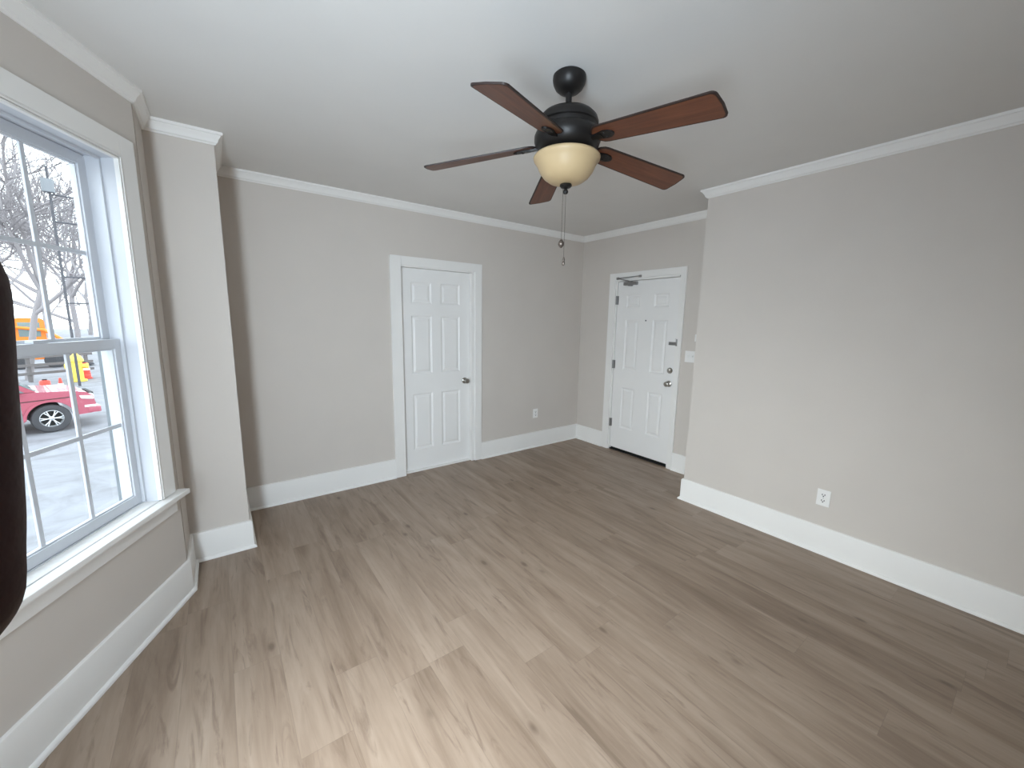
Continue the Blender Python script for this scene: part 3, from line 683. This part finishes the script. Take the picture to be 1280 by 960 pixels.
# utility pole with step bars
up_ = at_dist(76, 330, 27); up_.z = GZ
pole = empty('street_utility_pole', Matrix.Translation(up_)); tag(pole, 'thin dark utility pole with side rungs and a grey box, seen through the upper sash', 'utility pole')
ztop = at_dist(45, 205, 27).z
b = MB(); b.tube([(0, 0, 0), (0, 0, ztop-GZ)], [.050, .042], 10); b.build('pole_shaft', M['polemat'], pole, smooth=40)
dr = Vector((math.cos(va-math.pi/2), math.sin(va-math.pi/2), 0))
for vv in (241, 276, 312, 346, 379):
    uu = 48+(vv-230)*.262
    z_ = at_dist(uu, vv, 27).z-GZ
    b = MB(); b.tube([(0, 0, z_), (dr.x*1.15, dr.y*1.15, z_)], .034, 6); b.build('rung', M['polemat'], pole)
zb_ = at_dist(48, 230, 27).z-GZ
b = MB(); b.box(-.20, .15, -.15, .15, zb_-.27, zb_+.27, .03); b.build('equipment_box', M['siding'], pole)

# bare trees
def tree(p, h, r0, seed, label, dens=5, spread=.55):
    rr = random.Random(seed); segs = []
    def grow(p, d, ln, r, lvl):
        if lvl > dens or r < .0048: return
        n_ = 3 if lvl < 3 else 2; pts = [p.copy()]; rad = [r]; q = p.copy(); dr_ = d.copy()
        for i in range(n_):
            dr_ = (dr_+Vector((rr.uniform(-.22, .22), rr.uniform(-.22, .22), rr.uniform(-.06, .14)))).normalized()
            q = q+dr_*(ln/n_); pts.append(q.copy()); rad.append(r*(1-.35*(i+1)/n_))
        segs.append((pts, rad, 8 if lvl < 2 else (4 if lvl < 4 else 3)))
        nb = 2 if lvl == 0 else rr.choice((3, 4, 4, 5))
        if lvl == 0: nb = 4
        for k in range(nb):
            t = rr.uniform(.35, 1.) if k else 1.
            i_ = min(int(t*n_), n_-1); f_ = t*n_-i_; base = pts[i_].lerp(pts[i_+1], min(1, f_))
            ax = Vector((rr.uniform(-1, 1), rr.uniform(-1, 1), rr.uniform(-.35, .75))).normalized()
            nd = (dr_*(1-spread)+ax*spread*(1.1 if k else .45)).normalized()
            grow(base, nd, ln*rr.uniform(.58, .80), r*(.62 if k else .68), lvl+1)
    grow(Vector((0, 0, -.1)), Vector((rr.uniform(-.06, .06), rr.uniform(-.06, .06), 1)).normalized(), h*.27, r0, 0)
    mtr = empty('bare_tree', Matrix.Translation(p)); tag(mtr, label, 'tree', 'bare trees across the lot')
    def mk(sub, nm):
        me = bpy.data.meshes.new(nm); V = []; Fc = []
        for pts, rad, sg in sub:
            base_i = None
            for i, q in enumerate(pts):
                d = (pts[min(i+1, len(pts)-1)]-pts[max(i-1, 0)]).normalized(); a_ = Vector((0, 0, 1)) if abs(d.z) < .9 else Vector((1, 0, 0)); u = d.cross(a_).normalized(); w = d.cross(u)
                st = len(V)
                for k in range(sg): an = 2*math.pi*k/sg; V.append(q+rad[i]*(u*math.cos(an)+w*math.sin(an)))
                if i:
                    for k in range(sg): Fc.append((st-sg+k, st-sg+(k+1) % sg, st+(k+1) % sg, st+k))
        me.from_pydata([tuple(v) for v in V], [], Fc); me.materials.append(M['bark']); o = bpy.data.objects.new(nm, me); sc.collection.objects.link(o); o.parent = mtr
        for p_ in me.polygons: p_.use_smooth = True
    mk(segs[:1], 'trunk'); mk(segs[1:], 'branches')
tl = [(24, 31, 18, .15, 11, 'bare tree nearest the window, behind the truck'), (94, 46, 23, .19, 12, 'bare tree rising above the truck nose, right of the nearest one'),
      (-6, 62, 27, .22, 13, 'bare tree behind the orange machine, at the left edge'), (56, 78, 32, .26, 14, 'bare tree far back between the other trees'),
      (112, 94, 34, .26, 15, 'bare tree farthest right, beside the window frame')]
for u, d_, h_, r_, sd, lab in tl:
    p = at_dist(u, 410, d_); p.z = GZ; tree(p, h_, r_, sd, lab)

# ------------------------------------------------------------------ photographer's hand at the left edge (close to the lens)
def hand():
    CMW = CM
    def P(x, y, z): return Vector((x, y, -z))            # camera-side coordinates: right, up, forward
    b = MB()
    def chain(pts, rads, n=5):
        P3 = [Vector(p) for p in pts]
        out = []; rr = []
        for i in range(len(P3)-1):
            for k in range(n):
                t = k/n; out.append(P3[i].lerp(P3[i+1], t)); rr.append(rads[i]+(rads[i+1]-rads[i])*t)
        out.append(P3[-1]); rr.append(rads[-1])
        for p, r in zip(out, rr): b.sphere(p, r, seg=14)
        b.tube(out, rr, 14)
    FG = [  # index, middle, ring, little: knuckle, middle joint, end joint, tip
        [P(-.128, -.056, -.020), P(-.0880, -.054, .026), P(-.0612, -.0225, .0395), P(-.0612, .0108, .0400)],
        [P(-.134, -.074, -.022), P(-.106, -.072, .022), P(-.088, -.070, .034), P(-.078, -.062, .026)],
        [P(-.136, -.096, -.026), P(-.108, -.098, .016), P(-.091, -.097, .027), P(-.080, -.090, .020)],
        [P(-.134, -.116, -.032), P(-.110, -.120, .004), P(-.095, -.119, .014), P(-.084, -.113, .009)]]
    RD = [(.0105, .0095, .0088, .0072), (.0105, .0098, .0088, .0074), (.0100, .0092, .0084, .0070), (.0090, .0080, .0074, .0062)]
    wrist = P(-.150, -.125, -.105)
    for f, r in zip(FG, RD):
        chain(f, r); chain([wrist.lerp(f[0], .15), f[0]], (.016, .0115), 8)
    th = [P(-.142, -.100, -.080), P(-.118, -.066, -.070), P(-.092, -.044, -.052), P(-.070, -.030, -.040)]
    chain(th, (.016, .0125, .0108, .0085))
    chain([wrist, P(-.142, -.100, -.060)], (.024, .018), 8)
    chain([wrist, P(-.180, -.200, -.190), P(-.215, -.300, -.280)], (.0245, .034, .039), 8)
    o = b.build('hand', M['skin'])
    o.matrix_world = CMW
    rm = o.modifiers.new('remesh', 'REMESH'); rm.mode = 'VOXEL'; rm.voxel_size = .0016; rm.use_smooth_shade = True
    sm = o.modifiers.new('smooth', 'SMOOTH'); sm.factor = .6; sm.iterations = 6
    tag(o, 'dark brown hand of the photographer, one finger rising along the left picture edge', 'hand')
    # nails
    for f, r in zip(FG, RD):
        d = (f[3]-f[2]).normalized(); out_ = (P(-1, 0, .6)).normalized(); out_ = (out_-d*out_.dot(d)).normalized(); sd = d.cross(out_)
        c_ = f[3]+out_*r[3]*.72+d*.001
        n_ = MB(); n_.sphere((0, 0, 0), 1, seg=16); nb = n_.build('fingernail', M['nail'], o)
        nb.matrix_local = Matrix(((sd.x*r[3]*.72, d.x*.0062, out_.x*r[3]*.34, c_.x), (sd.y*r[3]*.72, d.y*.0062, out_.y*r[3]*.34, c_.y), (sd.z*r[3]*.72, d.z*.0062, out_.z*r[3]*.34, c_.z), (0, 0, 0, 1)))
hand()
